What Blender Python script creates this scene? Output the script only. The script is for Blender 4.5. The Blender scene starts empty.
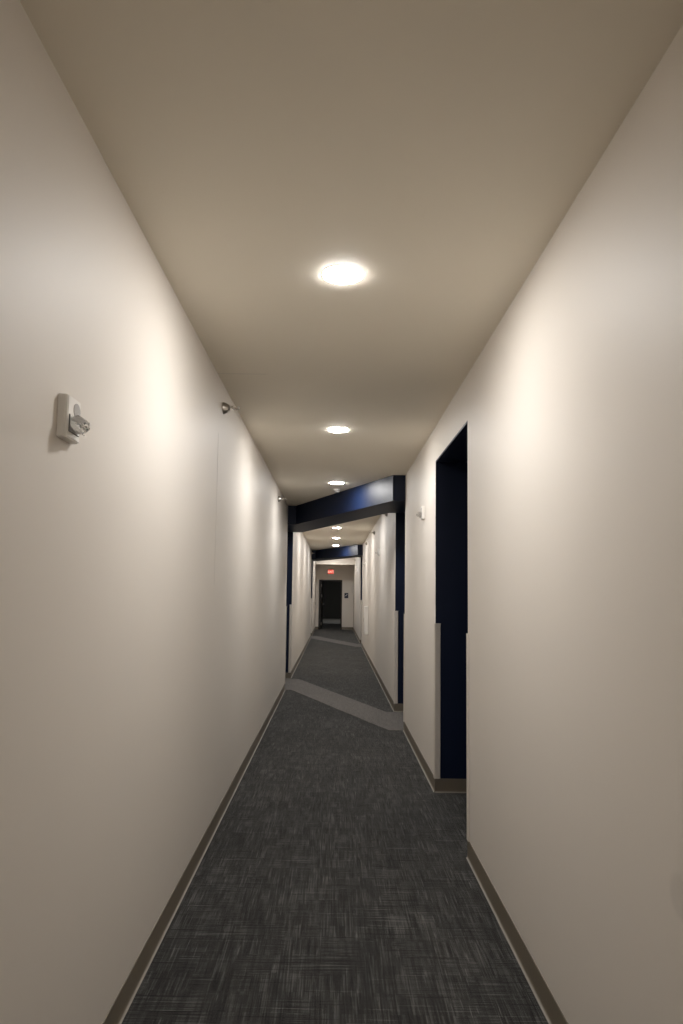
import bpy, bmesh, math
from mathutils import Matrix, Vector
S = bpy.context.scene
COL = S.collection

# ---------------------------------------------------------------- camera
def make_camera(f=700.0, yaw=.0044, pitch=.0841, roll=-.0144, cx=331.65, cy=532.66, W=683, H=1024):
    cam = bpy.data.cameras.new('camera'); o = bpy.data.objects.new('camera', cam); COL.objects.link(o)
    cam.sensor_fit = 'VERTICAL'; cam.sensor_height = 36.0; cam.lens = f / H * 36.0
    cam.shift_x = (W / 2 - cx) / H; cam.shift_y = (cy - H / 2) / H
    cam.clip_start = .02; cam.clip_end = 200
    cyw, syw, cp, sp, cr, sr = math.cos(yaw), math.sin(yaw), math.cos(pitch), math.sin(pitch), math.cos(roll), math.sin(roll)
    Ry = Matrix(((cyw, 0, syw), (0, 1, 0), (-syw, 0, cyw)))
    Rp = Matrix(((1, 0, 0), (0, cp, -sp), (0, sp, cp)))
    Rr = Matrix(((cr, -sr, 0), (sr, cr, 0), (0, 0, 1)))
    R = Rr @ Rp @ Ry                      # rows: right, up, forward in (x, up, depth)
    w = lambda r: Vector((r[0], r[2], r[1]))
    a, b, c = w(R[0]), w(R[1]), -w(R[2])
    M = Matrix(((a.x, b.x, c.x, 0), (a.y, b.y, c.y, 0), (a.z, b.z, c.z, 1.52), (0, 0, 0, 1)))
    o.matrix_world = M
    S.camera = o
make_camera()

# ---------------------------------------------------------------- world, exposure
world = bpy.data.worlds.new('world'); S.world = world; world.use_nodes = True
world.node_tree.nodes['Background'].inputs[0].default_value = (.02, .02, .02, 1)
world.node_tree.nodes['Background'].inputs[1].default_value = 0.0
S.view_settings.view_transform = 'Standard'; S.view_settings.look = 'None'
S.view_settings.gamma = 1; S.view_settings.use_curve_mapping = False
S.view_settings.exposure = 0.0
LAMP_STRENGTH = 335.0
LAMP_COLOR = (1.0, .982, .96)
S.cycles.max_bounces = 12; S.cycles.diffuse_bounces = 8

# ---------------------------------------------------------------- materials
def srgb(r, g, b):
    f = lambda c: (c / 255 / 12.92) if c / 255 <= .04045 else ((c / 255 + .055) / 1.055) ** 2.4
    return (f(r), f(g), f(b), 1)
def mat(name, col, rough=.5, metal=0.0, spec=.5, emit=None, bump=None, trans=0.0):
    m = bpy.data.materials.new(name); m.use_nodes = True
    nt = m.node_tree; b = nt.nodes['Principled BSDF']
    b.inputs['Base Color'].default_value = col; b.inputs['Roughness'].default_value = rough
    b.inputs['Metallic'].default_value = metal; b.inputs['Specular IOR Level'].default_value = spec
    b.inputs['Transmission Weight'].default_value = trans
    if emit:
        b.inputs['Emission Color'].default_value = (*emit[0], 1); b.inputs['Emission Strength'].default_value = emit[1]
    if bump:
        tc = nt.nodes.new('ShaderNodeTexCoord'); n = nt.nodes.new('ShaderNodeTexNoise'); bp = nt.nodes.new('ShaderNodeBump')
        n.inputs['Scale'].default_value = bump[0]; n.inputs['Detail'].default_value = 4
        bp.inputs['Strength'].default_value = bump[1]; bp.inputs['Distance'].default_value = bump[2]
        nt.links.new(tc.outputs['Object'], n.inputs['Vector']); nt.links.new(n.outputs['Fac'], bp.inputs['Height'])
        nt.links.new(bp.outputs['Normal'], b.inputs['Normal'])
    return m

def painted(name, col, dirt=(), rough=.55):
    """matt wall paint: roller stipple, very faint mottling, optional faint scuffs at fixed places"""
    m = mat(name, col, rough, bump=(260, .12, .0008)); nt = m.node_tree; b = nt.nodes['Principled BSDF']
    tc = nt.nodes.new('ShaderNodeTexCoord'); n = nt.nodes.new('ShaderNodeTexNoise'); n.inputs['Scale'].default_value = .9
    n.inputs['Detail'].default_value = 3
    mr = nt.nodes.new('ShaderNodeMapRange'); mr.inputs['To Min'].default_value = .965; mr.inputs['To Max'].default_value = 1.025
    nt.links.new(tc.outputs['Object'], n.inputs['Vector']); nt.links.new(n.outputs['Fac'], mr.inputs['Value'])
    last = mr.outputs['Result']
    for (p, r, amt) in dirt:
        d = nt.nodes.new('ShaderNodeVectorMath'); d.operation = 'DISTANCE'; d.inputs[1].default_value = p
        nt.links.new(tc.outputs['Object'], d.inputs[0])
        q = nt.nodes.new('ShaderNodeMapRange'); q.interpolation_type = 'SMOOTHSTEP'
        q.inputs['From Min'].default_value = r * .6; q.inputs['From Max'].default_value = r
        q.inputs['To Min'].default_value = 1 - amt; q.inputs['To Max'].default_value = 1
        nt.links.new(d.outputs['Value'], q.inputs['Value'])
        mu = nt.nodes.new('ShaderNodeMath'); mu.operation = 'MULTIPLY'
        nt.links.new(last, mu.inputs[0]); nt.links.new(q.outputs['Result'], mu.inputs[1]); last = mu.outputs[0]
    sc = nt.nodes.new('ShaderNodeVectorMath'); sc.operation = 'SCALE'; sc.inputs[0].default_value = col[:3]
    nt.links.new(last, sc.inputs['Scale']); nt.links.new(sc.outputs['Vector'], b.inputs['Base Color'])
    return m

def carpet(name, dark, mid, light, streak):
    m = mat(name, mid, .95, spec=.15); nt = m.node_tree; b = nt.nodes['Principled BSDF']
    b.inputs['Sheen Weight'].default_value = .11; b.inputs['Sheen Roughness'].default_value = .4
    N = nt.nodes.new; L = nt.links.new
    tc = N('ShaderNodeTexCoord')
    def noise(sx, sy, detail=2, off=0):
        mp = N('ShaderNodeMapping'); mp.inputs['Scale'].default_value = (sx, sy, 1); mp.inputs['Location'].default_value = (off, off * .7, 0)
        n = N('ShaderNodeTexNoise'); n.inputs['Scale'].default_value = 1; n.inputs['Detail'].default_value = detail
        L(tc.outputs['Object'], mp.inputs['Vector']); L(mp.outputs['Vector'], n.inputs['Vector']); return n.outputs['Fac']
    def math_(op, a, c, v=None):
        k = N('ShaderNodeMath'); k.operation = op
        for i, s in enumerate((a, c)):
            if isinstance(s, (int, float)): k.inputs[i].default_value = s
            else: L(s, k.inputs[i])
        return k.outputs[0]
    def rng(s, a, c, d, e):
        k = N('ShaderNodeMapRange'); L(s, k.inputs['Value'])
        k.inputs['From Min'].default_value = a; k.inputs['From Max'].default_value = c
        k.inputs['To Min'].default_value = d; k.inputs['To Max'].default_value = e; return k.outputs['Result']
    # rectangular cells of the weave, rows shifted against each other, in which the yarn shows more one way or the other
    sx = N('ShaderNodeSeparateXYZ'); L(tc.outputs['Object'], sx.inputs['Vector'])
    def cell(fx, fy, seed):
        row = math_('FLOOR', math_('MULTIPLY', sx.outputs['Y'], fy), 0)
        w1 = N('ShaderNodeTexWhiteNoise'); w1.noise_dimensions = '1D'; L(math_('ADD', row, seed), w1.inputs['W'])
        colm = math_('FLOOR', math_('ADD', math_('MULTIPLY', sx.outputs['X'], fx), w1.outputs['Value']), 0)
        cx_ = N('ShaderNodeCombineXYZ'); L(colm, cx_.inputs['X']); L(row, cx_.inputs['Y']); cx_.inputs['Z'].default_value = seed
        w2 = N('ShaderNodeTexWhiteNoise'); w2.noise_dimensions = '3D'; L(cx_.outputs['Vector'], w2.inputs['Vector'])
        return w2.outputs['Value']
    block = rng(cell(13, 6.5, 1.5), .35, .75, .12, .72)
    tone = math_('ADD', rng(cell(26, 9, 7.5), 0, 1, -.09, .09), rng(cell(70, 7.5, 3.5), 0, 1, -.11, .11))
    along = noise(150, 4, 3); across = noise(5, 140, 3, 4.3)
    mx = N('ShaderNodeMix'); mx.data_type = 'FLOAT'; L(block, mx.inputs[0]); L(along, mx.inputs[2]); L(across, mx.inputs[3])
    weave = mx.outputs[0]
    thin = math_('ADD', rng(noise(85, 5.5, 1, 9.1), .66, .74, 0, .34), rng(noise(2.4, 80, 1, 2.7), .64, .72, 0, .30))
    darkl = math_('ADD', rng(noise(60, 5, 1, 14.1), .66, .74, 0, .20), rng(noise(2.2, 60, 1, 22.7), .63, .71, 0, .28))
    fine = noise(420, 420, 2)
    v = math_('ADD', rng(weave, .28, .72, .08, .82), tone)
    v = math_('ADD', v, math_('MULTIPLY', thin, streak))
    v = math_('SUBTRACT', v, math_('MULTIPLY', darkl, streak))
    v = math_('ADD', v, rng(fine, .3, .7, -.14, .14))
    v = math_('ADD', v, rng(noise(1.4, 1.1, 3, 5), .3, .7, -.07, .07))
    cr = N('ShaderNodeValToRGB'); e = cr.color_ramp.elements
    e[0].position = .1; e[0].color = dark; e[1].position = 1.1 if False else 1.0; e[1].color = light
    k = cr.color_ramp.elements.new(.5); k.color = mid
    L(v, cr.inputs['Fac']); L(cr.outputs['Color'], b.inputs['Base Color'])
    bp = N('ShaderNodeBump'); bp.inputs['Strength'].default_value = .5; bp.inputs['Distance'].default_value = .003
    L(math_('ADD', v, fine), bp.inputs['Height']); L(bp.outputs['Normal'], b.inputs['Normal'])
    return m

WALLC = (.69, .64, .578, 1)
M_wall = painted('warm white wall paint', WALLC)
M_wall_r = painted('warm white wall paint with a scuff', WALLC, dirt=[((.7976, 1.66, .84), .06, .09)])
M_ceil = painted('ceiling paint', (.82, .76, .65, 1), rough=.7)
M_navy = mat('navy eggshell paint', (.0010, .0065, .027, 1), .50, spec=.32, bump=(300, .10, .0006))
M_toe = mat('lit worn toe of the vinyl base', (.25, .225, .19, 1), .5)  # toe coloured lighter for the light it catches, plus edge wear
M_base = mat('taupe vinyl base', (.16, .135, .102, 1), .45, bump=(120, .05, .0005))
M_guard = mat('cream vinyl corner guard', (.62, .57, .51, 1), .45)
M_carpet = carpet('charcoal woven carpet', (.0085, .0085, .0085, 1), (.033, .0325, .031, 1), (.125, .124, .118, 1), 1.0)
M_strip = carpet('taupe accent carpet', (.10, .092, .085, 1), (.135, .125, .116, 1), (.18, .165, .155, 1), .25)
M_joint = mat('darker drywall joint', (.60, .565, .52, 1), .8)  # joint strips slightly darker than the paint around them
M_white = mat('white plastic', (.78, .75, .70, 1), .4)
M_silver = mat('bright reflector', (.93, .92, .90, 1), .35, .7)
M_whitebox = mat('white enamel', (.84, .82, .78, 1), .35)
M_trim = mat('white painted aluminium', (.82, .80, .77, 1), .4)
M_diff = mat('lit frosted lens', (1, 1, 1, 1), .5, emit=(LAMP_COLOR, LAMP_STRENGTH))
M_diff_dim = mat('dim lit frosted lens', (1, 1, 1, 1), .5, emit=(LAMP_COLOR, 330))
M_chrome = mat('chrome', (.86, .85, .83, 1), .22, 1)
M_nickel = mat('brushed nickel', (.55, .52, .48, 1), .28, 1)
M_glass = mat('clear polycarbonate', (1, 1, 1, 1), .03, trans=1.0)
M_greyp = mat('grey plastic', (.40, .38, .36, 1), .5)
M_frame = mat('dark brown door frame', (.022, .016, .012, 1), .4)
M_leaf = mat('dark door leaf', (.016, .013, .010, 1), .4)
M_signnavy = mat('dark blue sign plate', (.030, .034, .062, 1), .4)
M_signw = mat('white sign lettering', (.8, .8, .8, 1), .5)
M_exitbody = mat('exit sign housing', (.55, .52, .48, 1), .45)
M_exitred = mat('lit red exit face', (.7, .05, .04, 1), .4, emit=((1.0, .09, .06), .62))
M_exitlet = mat('lit exit lettering', (.9, .6, .5, 1), .4, emit=((1.0, .62, .48), 1.3))
M_darkroom = mat('dark grey room paint', (.05, .048, .042, 1), .8)
M_vinyl = mat('grey hard floor', (.21, .20, .18, 1), .5)
M_darkplastic = mat('dark plastic', (.05, .05, .05, 1), .4)
M_redbulb = mat('glass bulb', (.55, .45, .40, 1), .15)

# ---------------------------------------------------------------- mesh helpers
def link(name, bm, m, parent=None, smooth=False):
    bmesh.ops.recalc_face_normals(bm, faces=bm.faces)
    me = bpy.data.meshes.new(name); bm.to_mesh(me); bm.free()
    for mm in (m if isinstance(m, (list, tuple)) else [m]): me.materials.append(mm)
    if smooth:
        for p in me.polygons: p.use_smooth = True
        try: me.set_sharp_from_angle(angle=math.radians(35))
        except Exception: pass
    o = bpy.data.objects.new(name, me); COL.objects.link(o)
    if parent: o.parent = parent
    return o
def box(bm, x0, x1, y0, y1, z0, z1, bevel=0, seg=2):
    r = bmesh.ops.create_cube(bm, size=1, matrix=Matrix.Translation(((x0 + x1) / 2, (y0 + y1) / 2, (z0 + z1) / 2)) @ Matrix.Diagonal((abs(x1 - x0), abs(y1 - y0), abs(z1 - z0), 1)))
    if bevel:
        es = list({e for v in r['verts'] for e in v.link_edges})
        bmesh.ops.bevel(bm, geom=es, offset=bevel, segments=seg, affect='EDGES', profile=.6)
def prism(bm, pts, z0, z1):
    a = [bm.verts.new((x, y, z0)) for x, y in pts]; b = [bm.verts.new((x, y, z1)) for x, y in pts]; n = len(pts)
    bm.faces.new(a); bm.faces.new(b)
    for i in range(n): bm.faces.new((a[i], a[(i + 1) % n], b[(i + 1) % n], b[i]))
def lathe(bm, prof, seg=32, axis='z', M=None, cap0=True, cap1=True):
    """prof: (radius, height) pairs, around local z; M places it"""
    M = M or Matrix.Identity(4); rings = []
    for r, h in prof:
        rings.append([bm.verts.new(M @ Vector((r * math.cos(2 * math.pi * i / seg), r * math.sin(2 * math.pi * i / seg), h))) for i in range(seg)])
    for a, b in zip(rings, rings[1:]):
        for i in range(seg): bm.faces.new((a[i], a[(i + 1) % seg], b[(i + 1) % seg], b[i]))
    if cap0: bm.faces.new(rings[0])
    if cap1: bm.faces.new(rings[-1])
def new(): return bmesh.new()
def structure(name, bm, m, parent=None):
    o = link(name, bm, m, parent)
    if not parent: o['kind'] = 'structure'
    return o
def tag(o, label, cat, group=None):
    o['label'] = label; o['category'] = cat
    if group: o['group'] = group
    return o
def thing(name, label, cat, loc=(0, 0, 0), rotz=0, group=None):
    o = bpy.data.objects.new(name, None); COL.objects.link(o); o.location = loc; o.rotation_euler = (0, 0, rotz)
    o.empty_display_size = .1
    return tag(o, label, cat, group)
def dup(root, loc, rotz, label):
    r = root.copy(); COL.objects.link(r); r.location = loc; r.rotation_euler = (0, 0, rotz); r['label'] = label
    for ch in list(root.children):
        c = ch.copy(); COL.objects.link(c); c.parent = r
        for g in list(ch.children):
            d = g.copy(); COL.objects.link(d); d.parent = c
    return r

# ---------------------------------------------------------------- dimensions (metres; y runs down the corridor)
XL, XR = -.7367, .7976
H = 2.8546; HO = 2.56                       # ceiling, underside of openings and bulkheads
Y0, YE = -4.2, 28.5                         # behind the camera, end wall
T = .14; DEP = 1.25                         # wall thickness, depth of the side alcoves
OPEN_R = [(4.185, 5.525), (7.90, 9.14), (19.85, 21.10)]
OPEN_L = [(10.90, 12.38), (22.65, 24.10)]
LT = .012                                   # navy lining

# ---------------------------------------------------------------- floor and ceiling
bm = new(); box(bm, XL - DEP - .2, XR + DEP + .2, Y0 - .2, 33.8, -.1, 0)
structure('floor', bm, M_carpet)
bm = new(); box(bm, -3.2, 3.2, 33.8, 40.2, -.1, 0); structure('floor', bm, M_vinyl)
bm = new(); box(bm, XL - .005, XR + .005, Y0, YE, H, H + .12); structure('ceiling', bm, M_ceil)

def strip_pts(o):
    return [(XL - .6, 10.93 + o), (-.625, 10.93 + o), (.625, 7.90 + o), (XR + .6, 7.90 + o), (XR + .6, 9.08 + o), (.69, 9.08 + o), (-.575, 12.28 + o), (XL - .6, 12.28 + o)]
for o_ in (0, 11.75):
    bm = new(); prism(bm, strip_pts(o_), -.004, .0035)
    structure('carpet_strip', bm, M_strip)

# ---------------------------------------------------------------- walls with openings
def wall(name, x0, x1, opens, m):
    bm = new(); y = Y0
    for (a, b, head) in opens:
        box(bm, x0, x1, y, a, 0, H)
        if head: box(bm, x0, x1, a, b, HO + LT, H)
        y = b
    box(bm, x0, x1, y, YE, 0, H)
    return structure(name, bm, m)
wall('wall_right', XR, XR + T, [(a, b, i == 0) for i, (a, b) in enumerate(OPEN_R)], M_wall_r)
wall('wall_left', XL - T, XL, [(a, b, False) for a, b in OPEN_L], M_wall)
bm = new(); box(bm, XL - T, XR + T, Y0 - .12, Y0, 0, H); structure('wall_back', bm, M_wall)

# navy lined alcoves (side walls, back wall, ceiling)
def alcove(side, a, b):
    s = 1 if side == 'right' else -1; X = XR if s > 0 else XL
    def bx(bm, u0, u1, y0, y1, z0, z1):
        p, q = X + s * u0, X + s * u1; box(bm, min(p, q), max(p, q), y0, y1, z0, z1)
    bm = new(); bx(bm, .0012, DEP, b - LT, b + .0, 0, H - .002)
    structure('wall_alcove', bm, M_navy)
    bm = new(); bx(bm, .0012, DEP, a, a + LT, 0, H - .002); structure('wall_alcove', bm, M_navy)
    bm = new(); bx(bm, DEP, DEP + .1, a - .1, b + .1, 0, H - .002); structure('wall_alcove', bm, M_navy)
    # outer shells, so no light leaks round the lining
    bm = new(); bx(bm, .001 if False else T, DEP + .1, b + .0005, b + .1, 0, H); bx(bm, T, DEP + .1, a - .1, a - .0005, 0, H); structure('wall_alcove', bm, M_wall)
    bm = new(); bx(bm, .0012, DEP - .001, a + LT, b - LT, HO, HO + LT); structure('ceiling', bm, M_navy)
for a, b in OPEN_R: alcove('right', a, b)
for a, b in OPEN_L: alcove('left', a, b)

# diagonal navy bulkheads across the corridor
def bulk_pts(o):
    return [(XL - .001, 10.90 + o), (-.610, 10.90 + o), (.655, 7.90 + o), (XR + .001, 7.90 + o), (XR + .001, 9.13 + o), (.70, 9.13 + o), (-.58, 12.37 + o), (XL - .001, 12.37 + o)]
for o_ in (0, 11.80):
    bm = new(); prism(bm, bulk_pts(o_), HO, H - .0005); structure('bulkhead', bm, M_navy)

# ---------------------------------------------------------------- vinyl cove base
PROF = [(0, 0), (.013, 0), (.0125, .002), (.0085, .0038), (.0055, .009), (.0038, .022), (.0032, .1), (.0022, .1035), (0, .104)]
base_count = {}
def base(side, p, q, n):
    """run of cove base from p to q on the floor, n = direction off the wall"""
    bm = new(); P, Q, n = Vector((*p, 0)), Vector((*q, 0)), Vector((*n, 0))
    A = [bm.verts.new(P + n * u + Vector((0, 0, z))) for u, z in PROF]
    B = [bm.verts.new(Q + n * u + Vector((0, 0, z))) for u, z in PROF]
    for i in range(len(PROF) - 1):
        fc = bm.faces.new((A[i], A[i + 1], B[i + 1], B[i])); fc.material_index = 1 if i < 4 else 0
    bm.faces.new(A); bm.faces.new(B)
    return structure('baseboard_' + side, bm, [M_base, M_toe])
ys = Y0
for a, b in OPEN_R:
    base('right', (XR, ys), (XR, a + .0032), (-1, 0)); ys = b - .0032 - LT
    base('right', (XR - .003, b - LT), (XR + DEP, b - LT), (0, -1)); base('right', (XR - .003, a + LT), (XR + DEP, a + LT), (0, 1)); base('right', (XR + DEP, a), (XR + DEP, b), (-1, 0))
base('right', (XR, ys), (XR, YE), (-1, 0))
ys = Y0
for a, b in OPEN_L:
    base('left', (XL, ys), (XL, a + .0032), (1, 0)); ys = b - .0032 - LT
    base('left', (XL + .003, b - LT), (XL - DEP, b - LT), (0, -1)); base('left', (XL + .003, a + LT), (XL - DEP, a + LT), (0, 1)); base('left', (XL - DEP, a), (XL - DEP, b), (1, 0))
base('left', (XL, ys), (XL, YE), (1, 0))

# ---------------------------------------------------------------- end of the corridor
YH = 26.80
bm = new(); box(bm, XL - .001, XR + .001, YH, YH + .15, HO, H - .0005); structure('header', bm, M_wall)
DX0, DX1, DH = -.607, .335, 2.0             # outside of the door frame
bm = new()
box(bm, XL - T, DX0 + .03, YE, YE + .14, 0, H); box(bm, DX1 - .03, XR + T, YE, YE + .14, 0, H); box(bm, DX0 + .03, DX1 - .03, YE, YE + .14, DH - .03, H)
structure('wall_end', bm, M_wall)
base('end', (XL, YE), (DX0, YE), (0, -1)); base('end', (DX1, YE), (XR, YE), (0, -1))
# door frame and leaf, the leaf standing open into the dark room
FW = .05
bm = new()
box(bm, DX0, DX0 + FW, YE - .012, YE + .152, 0, DH, .003); box(bm, DX1 - FW, DX1, YE - .012, YE + .152, 0, DH, .003)
box(bm, DX0 + FW, DX1 - FW, YE - .012, YE + .152, DH - FW, DH, .003)
fr = structure('door_1', bm, M_frame)
LW = DX1 - DX0 - 2 * FW - .01
e = bpy.data.objects.new('door_leaf', None)
bm = new(); box(bm, 0, LW, -.045, 0, .008, DH - FW - .004, .002)
leaf = link('door_leaf', bm, M_leaf, fr); leaf.location = (DX0 + FW + .006, YE + .15, 0); leaf.rotation_euler = (0, 0, math.radians(86))
for k, z in enumerate((.22, 1.35, 1.76)):
    bm = new()
    lathe(bm, [(.008, -.055), (.008, .055)], 10, M=Matrix.Translation((-.001, -.052, z)))
    box(bm, 0, .035, -.0475, -.0445, z - .05, z + .05)
    box(bm, .0, -.03, -.056, -.053, z - .05, z + .05)
    link('hinge', bm, M_trim, leaf)
bm = new()
for s in (-1, 1):
    y = -.045 if s < 0 else 0
    Mx = Matrix.Translation((LW - .065, y, 1.0)) @ Matrix.Rotation(-s * math.pi / 2, 4, 'X')
    lathe(bm, [(.030, 0), (.030, .006), (.011, .009), (.010, .045), (.010, .052)], 16, M=Mx)
    box(bm, LW - .18, LW - .055, y + s * .040, y + s * .055, .991, 1.009, .004)
link('lever_handle', bm, M_trim, leaf, True)
# dark room beyond
RX0, RX1 = -3.0, 3.0
for (x0, x1, y0, y1) in ((RX0 - .1, RX0, YE + .14, 40.1), (RX1, RX1 + .1, YE + .14, 40.1), (RX0, RX1, 40, 40.1)):
    bm = new(); box(bm, x0, x1, y0, y1, 0, H); structure('wall_room', bm, M_darkroom)
bm = new(); box(bm, RX0, XL - T, YE + .1, YE + .14, 0, H); box(bm, XR + T, RX1, YE + .1, YE + .14, 0, H); structure('wall_room', bm, M_darkroom)
bm = new(); box(bm, RX0 - .1, XL - DEP - .2, YE, 33.8, -.1, 0); box(bm, XR + DEP + .2, RX1 + .1, YE, 33.8, -.1, 0); structure('floor', bm, M_carpet)
bm = new(); box(bm, RX0, RX1, YE + .14, 40, H, H + .1); structure('ceiling', bm, M_darkroom)

# ---------------------------------------------------------------- faint drywall joints
bm = new(); box(bm, XL, -.43, 4.228, 4.231, H - .0008, H + .001); structure('trim_1', bm, M_joint)
bm = new(); box(bm, XL - .001, XL + .0008, 4.31, 4.313, 1.55, 2.5); structure('trim_2', bm, M_joint)

# ---------------------------------------------------------------- corner guards
def guard(loc, sx, sy, label, first=[None]):
    """loc = wall corner; sx = side of the corridor (+1 right wall), sy = +1 when the wall runs away behind the corner"""
    t, w, z0, z1 = .0095, .040, .104, 1.279
    o = thing('corner_guard', label, 'corner guard', (loc[0], loc[1], z0), 0, 'corner guards on the opening corners')
    # part one: leg lying on the corridor face; part two: leg on the return; joined by a rounded nose
    def leg(pts, name, m):
        bm = new(); prism(bm, pts, 0, z1 - z0); g = link(name, bm, m, o); return g
    X = lambda u: -sx * u                      # u>0 = into the corridor
    Y = lambda v: sy * v                       # v>0 = along the wall, away from the corner
    leg([(X(0), Y(w)), (X(t), Y(w - .004)), (X(t), Y(-t * .3)), (X(t * .3), Y(-t)), (X(0), Y(-t)), (X(0), Y(0))], 'wall_leg', M_guard)
    leg([(X(0), Y(0)), (X(0), Y(-t)), (X(-w + .004), Y(-t)), (X(-w), Y(0))], 'return_leg', M_guard)
    bm = new(); prism(bm, [(X(.0005), Y(w + .001)), (X(t + .001), Y(w - .004)), (X(t + .001), Y(-t * .3)), (X(t * .3), Y(-t - .001)), (X(-w), Y(-t - .001)), (X(-w), Y(0)), (X(0), Y(0))], z1 - z0, z1 - z0 + .006)
    link('top_cap', bm, M_guard, o)
    return o
words = [('cream corner guard on the near edge of the first dark alcove, right wall', 'cream corner guard on the far edge of the first dark alcove, right wall'),
         ('cream corner guard at the near edge of the right opening under the nearer navy bulkhead', 'cream corner guard at the far edge of the right opening under the nearer navy bulkhead'),
         ('cream corner guard at the near edge of the right opening under the farther navy bulkhead', 'cream corner guard at the far edge of the right opening under the farther navy bulkhead')]
for (a, b), (la, lb) in zip(OPEN_R, words):
    guard((XR, a), 1, -1, la); guard((XR, b - LT), 1, 1, lb)
words = [('cream corner guard at the near edge of the left opening under the nearer navy bulkhead', 'cream corner guard at the far edge of the left opening under the nearer navy bulkhead'),
         ('cream corner guard at the near edge of the left opening under the farther navy bulkhead', 'cream corner guard at the far edge of the left opening under the farther navy bulkhead')]
for (a, b), (la, lb) in zip(OPEN_L, words):
    guard((XL, a), -1, -1, la); guard((XL, b - LT), -1, 1, lb)

# ---------------------------------------------------------------- downlights
def make_downlight(loc, label):
    t = thing('downlight', label, 'ceiling light', loc, 0, 'round downlights along the corridor ceiling')
    bm = new(); lathe(bm, [(.0885, 0), (.0885, -.0006), (.0875, -.001), (.083, -.0012), (.082, -.0012), (.082, 0)], 48, cap0=False, cap1=False)
    link('trim_ring', bm, M_trim, t, True)
    bm = new(); lathe(bm, [(.0840, -.0005), (.0840, -.0016), (.079, -.0034), (.068, -.0056), (.05, -.0070), (.02, -.0080), (.002, -.0082)], 48)
    link('diffuser', bm, M_diff, t, True)
    return t
LY = [-1.6, 2.855, 5.70, 8.54, 11.55, 14.62, 17.42, 20.24, 23.1, 25.97]
LN = ['round white ceiling downlight behind the viewer, farthest back',
      'largest round downlight, nearest on the corridor ceiling', 'second round downlight along the ceiling from the front',
      'third round downlight, just before the nearer navy bulkhead', 'round downlight hidden above the nearer navy bulkhead gap',
      'first round downlight past the nearer navy bulkhead', 'second round downlight past the nearer navy bulkhead',
      'round downlight just before the farther navy bulkhead', 'round downlight just past the farther navy bulkhead', 'last round downlight, just before the cream header']
d0 = None
for y, n in zip(LY, LN):
    p = (.019 if y < 12 else .04, y, H)
    if d0 is None: d0 = make_downlight(p, n)
    else: dup(d0, p, 0, n)
t = thing('downlight', 'round downlight on the ceiling of the dark room past the doorway', 'ceiling light', (.1, 36.9, H))
bm = new(); lathe(bm, [(.098, 0), (.098, -.004), (.086, -.013), (.083, -.013), (.083, 0)], 32, cap0=False, cap1=False); link('trim_ring', bm, M_trim, t, True)
bm = new(); lathe(bm, [(.0825, -.006), (.0825, -.012), (.05, -.019), (.002, -.021)], 32); link('diffuser', bm, M_diff_dim, t, True)

# ---------------------------------------------------------------- sidewall sprinklers (local +x points off the wall)
RX = Matrix.Rotation(math.pi / 2, 4, 'Y')
def make_sprinkler(loc, rz, label):
    t = thing('sprinkler_head', label, 'sprinkler', loc, rz, 'sidewall sprinklers below the ceiling')
    bm = new(); lathe(bm, [(.039, 0), (.040, .003), (.039, .006), (.036, .014), (.029, .028), (.020, .040), (.015, .043), (.015, .02)], 28, M=RX)
    link('escutcheon', bm, M_nickel, t, True)
    bm = new(); lathe(bm, [(.011, .02), (.011, .052), (.015, .054), (.015, .064), (.010, .067), (.008, .070), (.001, .071)], 20, M=RX)
    link('body', bm, M_chrome, t, True)
    bm = new()
    for s in (-1, 1):                        # two frame arms meeting at the boss
        lathe(bm, [(.0028, 0), (.0024, .036)], 8, M=Matrix.Translation((.064, s * .013, 0)) @ Matrix.Rotation(s * .27, 4, 'Z') @ RX)
    lathe(bm, [(.002, .094), (.006, .096), (.006, .104), (.003, .106)], 12, M=RX)
    link('frame_arms', bm, M_chrome, t, True)
    bm = new(); lathe(bm, [(.001, .069), (.0025, .072), (.0028, .082), (.0022, .094), (.001, .095)], 10, M=RX); link('bulb', bm, M_redbulb, t, True)
    bm = new(); lathe(bm, [(.014, 0), (.014, .0015)], 16, M=Matrix.Translation((.105, 0, 0)) @ RX); box(bm, .092, .108, -.013, .013, .010, .0115)
    link('deflector', bm, M_chrome, t)
    return t
s0 = make_sprinkler((XL, 4.47, 2.700), 0, 'nickel sidewall sprinkler on the left wall, the nearest and largest')
dup(s0, (XL, 8.99, 2.705), 0, 'nickel sidewall sprinkler high on left wall just before nearer navy bulkhead')
dup(s0, (XL, 22.1, 2.72), 0, 'tiny sidewall sprinkler on left wall at the farther navy bulkhead')
dup(s0, (XR, 10.62, 2.712), math.pi, 'sidewall sprinkler on right wall, just under edge of nearer navy bulkhead')
dup(s0, (XR, 13.89, 2.70), math.pi, 'middle sidewall sprinkler on right wall between the two navy bulkheads')
dup(s0, (XR, 17.2, 2.712), math.pi, 'sidewall sprinkler on right wall nearest the farther navy bulkhead')
dup(s0, (XR, 26.2, 2.72), math.pi, 'tiny sidewall sprinkler on right wall past the farther navy bulkhead')

# small white pendent detector on the ceiling before the bulkhead
t = thing('smoke_detector', 'small white ceiling detector between third downlight and navy bulkhead', 'detector', (.022, 9.07, H))
bm = new(); lathe(bm, [(.050, 0), (.050, -.010), (.047, -.013), (.040, -.014)], 28); link('base_plate', bm, M_white, t, True)
bm = new(); lathe(bm, [(.038, -.013), (.036, -.030), (.028, -.042), (.022, -.044), (.001, -.045)], 28); link('sensor_cap', bm, M_greyp, t, True)

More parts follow.
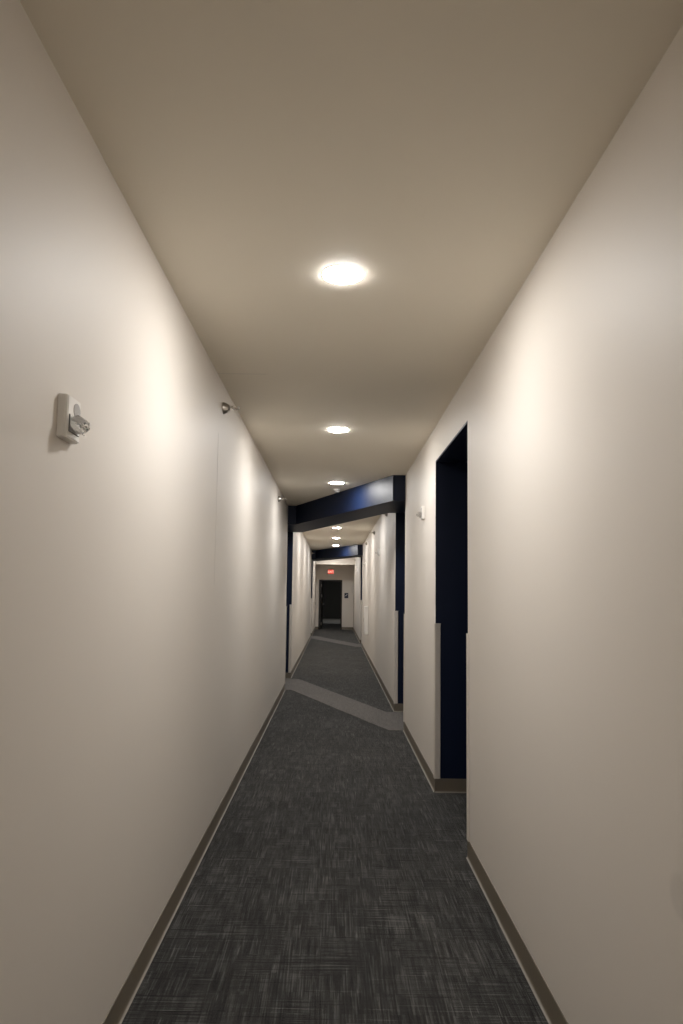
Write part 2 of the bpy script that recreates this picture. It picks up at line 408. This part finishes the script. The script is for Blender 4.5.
# ---------------------------------------------------------------- wall strobes (local +x off the wall, y along it)
def make_strobe(loc, rz, label):
    t = thing('strobe_alarm', label, 'strobe', loc, rz, 'white wall strobes')
    d = .025; w = .053; h = .058
    bm = new()
    pts = [(0, -w), (d * .82, -w * .96), (d, -w * .86), (d, w * .86), (d * .82, w * .96), (0, w)]
    prism(bm, pts, -h, h)
    es = [e for e in bm.edges if all(abs(abs(v.co.z) - h) < 1e-5 for v in e.verts) and max(v.co.x for v in e.verts) > .001]
    bmesh.ops.bevel(bm, geom=es, offset=.003, segments=3, affect='EDGES')
    hs = link('housing', bm, M_white, t, True)
    bm = new(); box(bm, -.0005, .004, -w + .004, w - .004, -h + .004, h - .004, .001); link('mounting_plate', bm, M_white, t)
    # oval sounder port, upper half
    bm = new(); lathe(bm, [(.021, 0), (.021, .0012), (.018, .0016), (.001, .0010)], 28, M=Matrix.Translation((d, .017, .026)) @ RX @ Matrix.Diagonal((1, 1.15, 1, 1)))
    link('sounder_grille', bm, M_greyp, t, True)
    # strobe: dark gasket, chrome trough, flash tube, faceted clear lens
    cz = -.017
    bm = new(); box(bm, d - .001, d + .0018, -.037, .037, cz - .0235, cz + .0235, .0008); link('bezel', bm, M_darkplastic, t)
    bm = new()
    n = 8
    for s in (-1, 1):
        prev = None
        for i in range(n + 1):
            a = math.pi / 2 * i / n
            p = [bm.verts.new((d + .003 + .020 * (1 - math.cos(a)), yy, cz + s * (.004 + .018 * math.sin(a)))) for yy in (-.031, .031)]
            if prev: bm.faces.new((prev[0], prev[1], p[1], p[0]))
            prev = p
    box(bm, d + .0018, d + .0030, -.033, .033, cz - .022, cz + .022)
    link('reflector', bm, M_silver, t)
    bm = new(); lathe(bm, [(.003, -.026), (.0035, -.022), (.0035, .022), (.003, .026)], 12, M=Matrix.Translation((d + .016, 0, cz)) @ Matrix.Rotation(math.pi / 2, 4, 'X')); link('flash_tube', bm, M_chrome, t, True)
    bm = new()
    prof = [(0, .0365, .0225), (.014, .0345, .0205), (.028, .026, .016), (.038, .014, .010), (.040, .005, .005)]
    rings = []
    for (u, a, b) in prof:
        rings.append([bm.verts.new((d + .0018 + u, a * math.copysign(abs(math.cos(q)) ** .6, math.cos(q)), cz + b * math.copysign(abs(math.sin(q)) ** .6, math.sin(q)))) for q in [2 * math.pi * (i + .5) / 12 for i in range(12)]])
    for A, B in zip(rings, rings[1:]):
        for i in range(12): bm.faces.new((A[i], A[(i + 1) % 12], B[(i + 1) % 12], B[i]))
    bm.faces.new(rings[0]); bm.faces.new(rings[-1])
    link('strobe_lens', bm, M_glass, t)
    return t
k0 = make_strobe((XL, 1.866, 1.976), 0, 'cream wall strobe with clear faceted lens on the near left wall')
dup(k0, (XR, 6.24, 2.235), math.pi, 'small wall strobe on right wall just past the dark alcove')
dup(k0, (XR, 12.45, 2.235), math.pi, 'small wall strobe on right wall just past the nearer navy bulkhead')
dup(k0, (XR, 17.5, 2.225), math.pi, 'tiny wall strobe on right wall before the farther navy bulkhead')
dup(k0, (XR, 23.7, 2.255), math.pi, 'tiny wall strobe on right wall past the farther navy bulkhead')

# ---------------------------------------------------------------- white wall box on the right, far down
t = thing('wall_cabinet', 'narrow white wall cabinet mounted low on the far right wall', 'cabinet', (XR, 16.35, .55))
bm = new(); box(bm, -.078, 0, -.14, .14, 0, .645, .004); link('cabinet_body', bm, M_whitebox, t)
bm = new(); box(bm, -.088, -.079, -.135, .135, .006, .639, .003); dr = link('cabinet_door', bm, M_whitebox, t)
bm = new(); box(bm, -.100, -.088, .105, .115, .28, .37, .003); link('pull_handle', bm, M_nickel, dr)

# ---------------------------------------------------------------- EXIT sign, room sign, switch
t = thing('exit_sign', 'lit red exit sign on the end wall above the doorway', 'exit sign', (-.137, YE, 2.325))
bm = new(); box(bm, -.135, .135, -.045, 0, -.098, .098, .006); link('housing', bm, M_exitbody, t)
bm = new(); box(bm, -.118, .118, -.049, -.044, -.085, .085, .002); fc = link('face', bm, M_exitred, t)
def text_mesh(s, size, name, m, parent, loc, depth=.002):
    cu = bpy.data.curves.new(name, 'FONT'); cu.body = s; cu.size = size; cu.align_x = 'CENTER'; cu.align_y = 'CENTER'; cu.extrude = depth; cu.resolution_u = 3
    ob = bpy.data.objects.new(name, cu); COL.objects.link(ob); dg = bpy.context.evaluated_depsgraph_get(); dg.update()
    me = bpy.data.meshes.new_from_object(ob.evaluated_get(dg)); bpy.data.objects.remove(ob)
    me.materials.clear(); me.materials.append(m)
    o = bpy.data.objects.new(name, me); COL.objects.link(o); o.parent = parent; o.location = loc; o.rotation_euler = (math.pi / 2, 0, 0)
    return o
text_mesh('EXIT', .125, 'lettering', M_exitlet, fc, (0, -.050, -.004))

t = thing('room_sign', 'small dark blue sign plate right of the doorway', 'sign', (.508, YE, 1.37))
bm = new(); box(bm, -.078, .078, -.008, 0, -.104, .104, .003); pl = link('plate', bm, M_signnavy, t)
bm = new()                                   # pale stair pictogram
q = [(-.045, -.02), (-.045, 0), (-.022, 0), (-.022, .02), (.0, .02), (.0, .04), (.024, .04), (.024, .06), (.048, .06), (.048, .048), (.036, .048), (.036, .028), (.012, .028), (.012, .008), (-.010, .008), (-.010, -.02)]
a = [bm.verts.new((x, -.0085, z)) for x, z in q]; b = [bm.verts.new((x, -.0070, z)) for x, z in q]
bm.faces.new(a); bm.faces.new(b)
for i in range(len(q)): bm.faces.new((a[i], a[(i + 1) % len(q)], b[(i + 1) % len(q)], b[i]))
link('pictogram', bm, M_signw, t)
t = thing('wall_switch', 'small dark wall plate on the left wall beside the doorway', 'switch', (XL, 28.05, 1.04))
bm = new(); box(bm, 0, .006, -.040, .040, -.060, .060, .002); link('plate', bm, M_darkplastic, t)
bm = new(); box(bm, .005, .011, -.010, .010, -.022, .022, .002); link('toggle', bm, M_greyp, t)
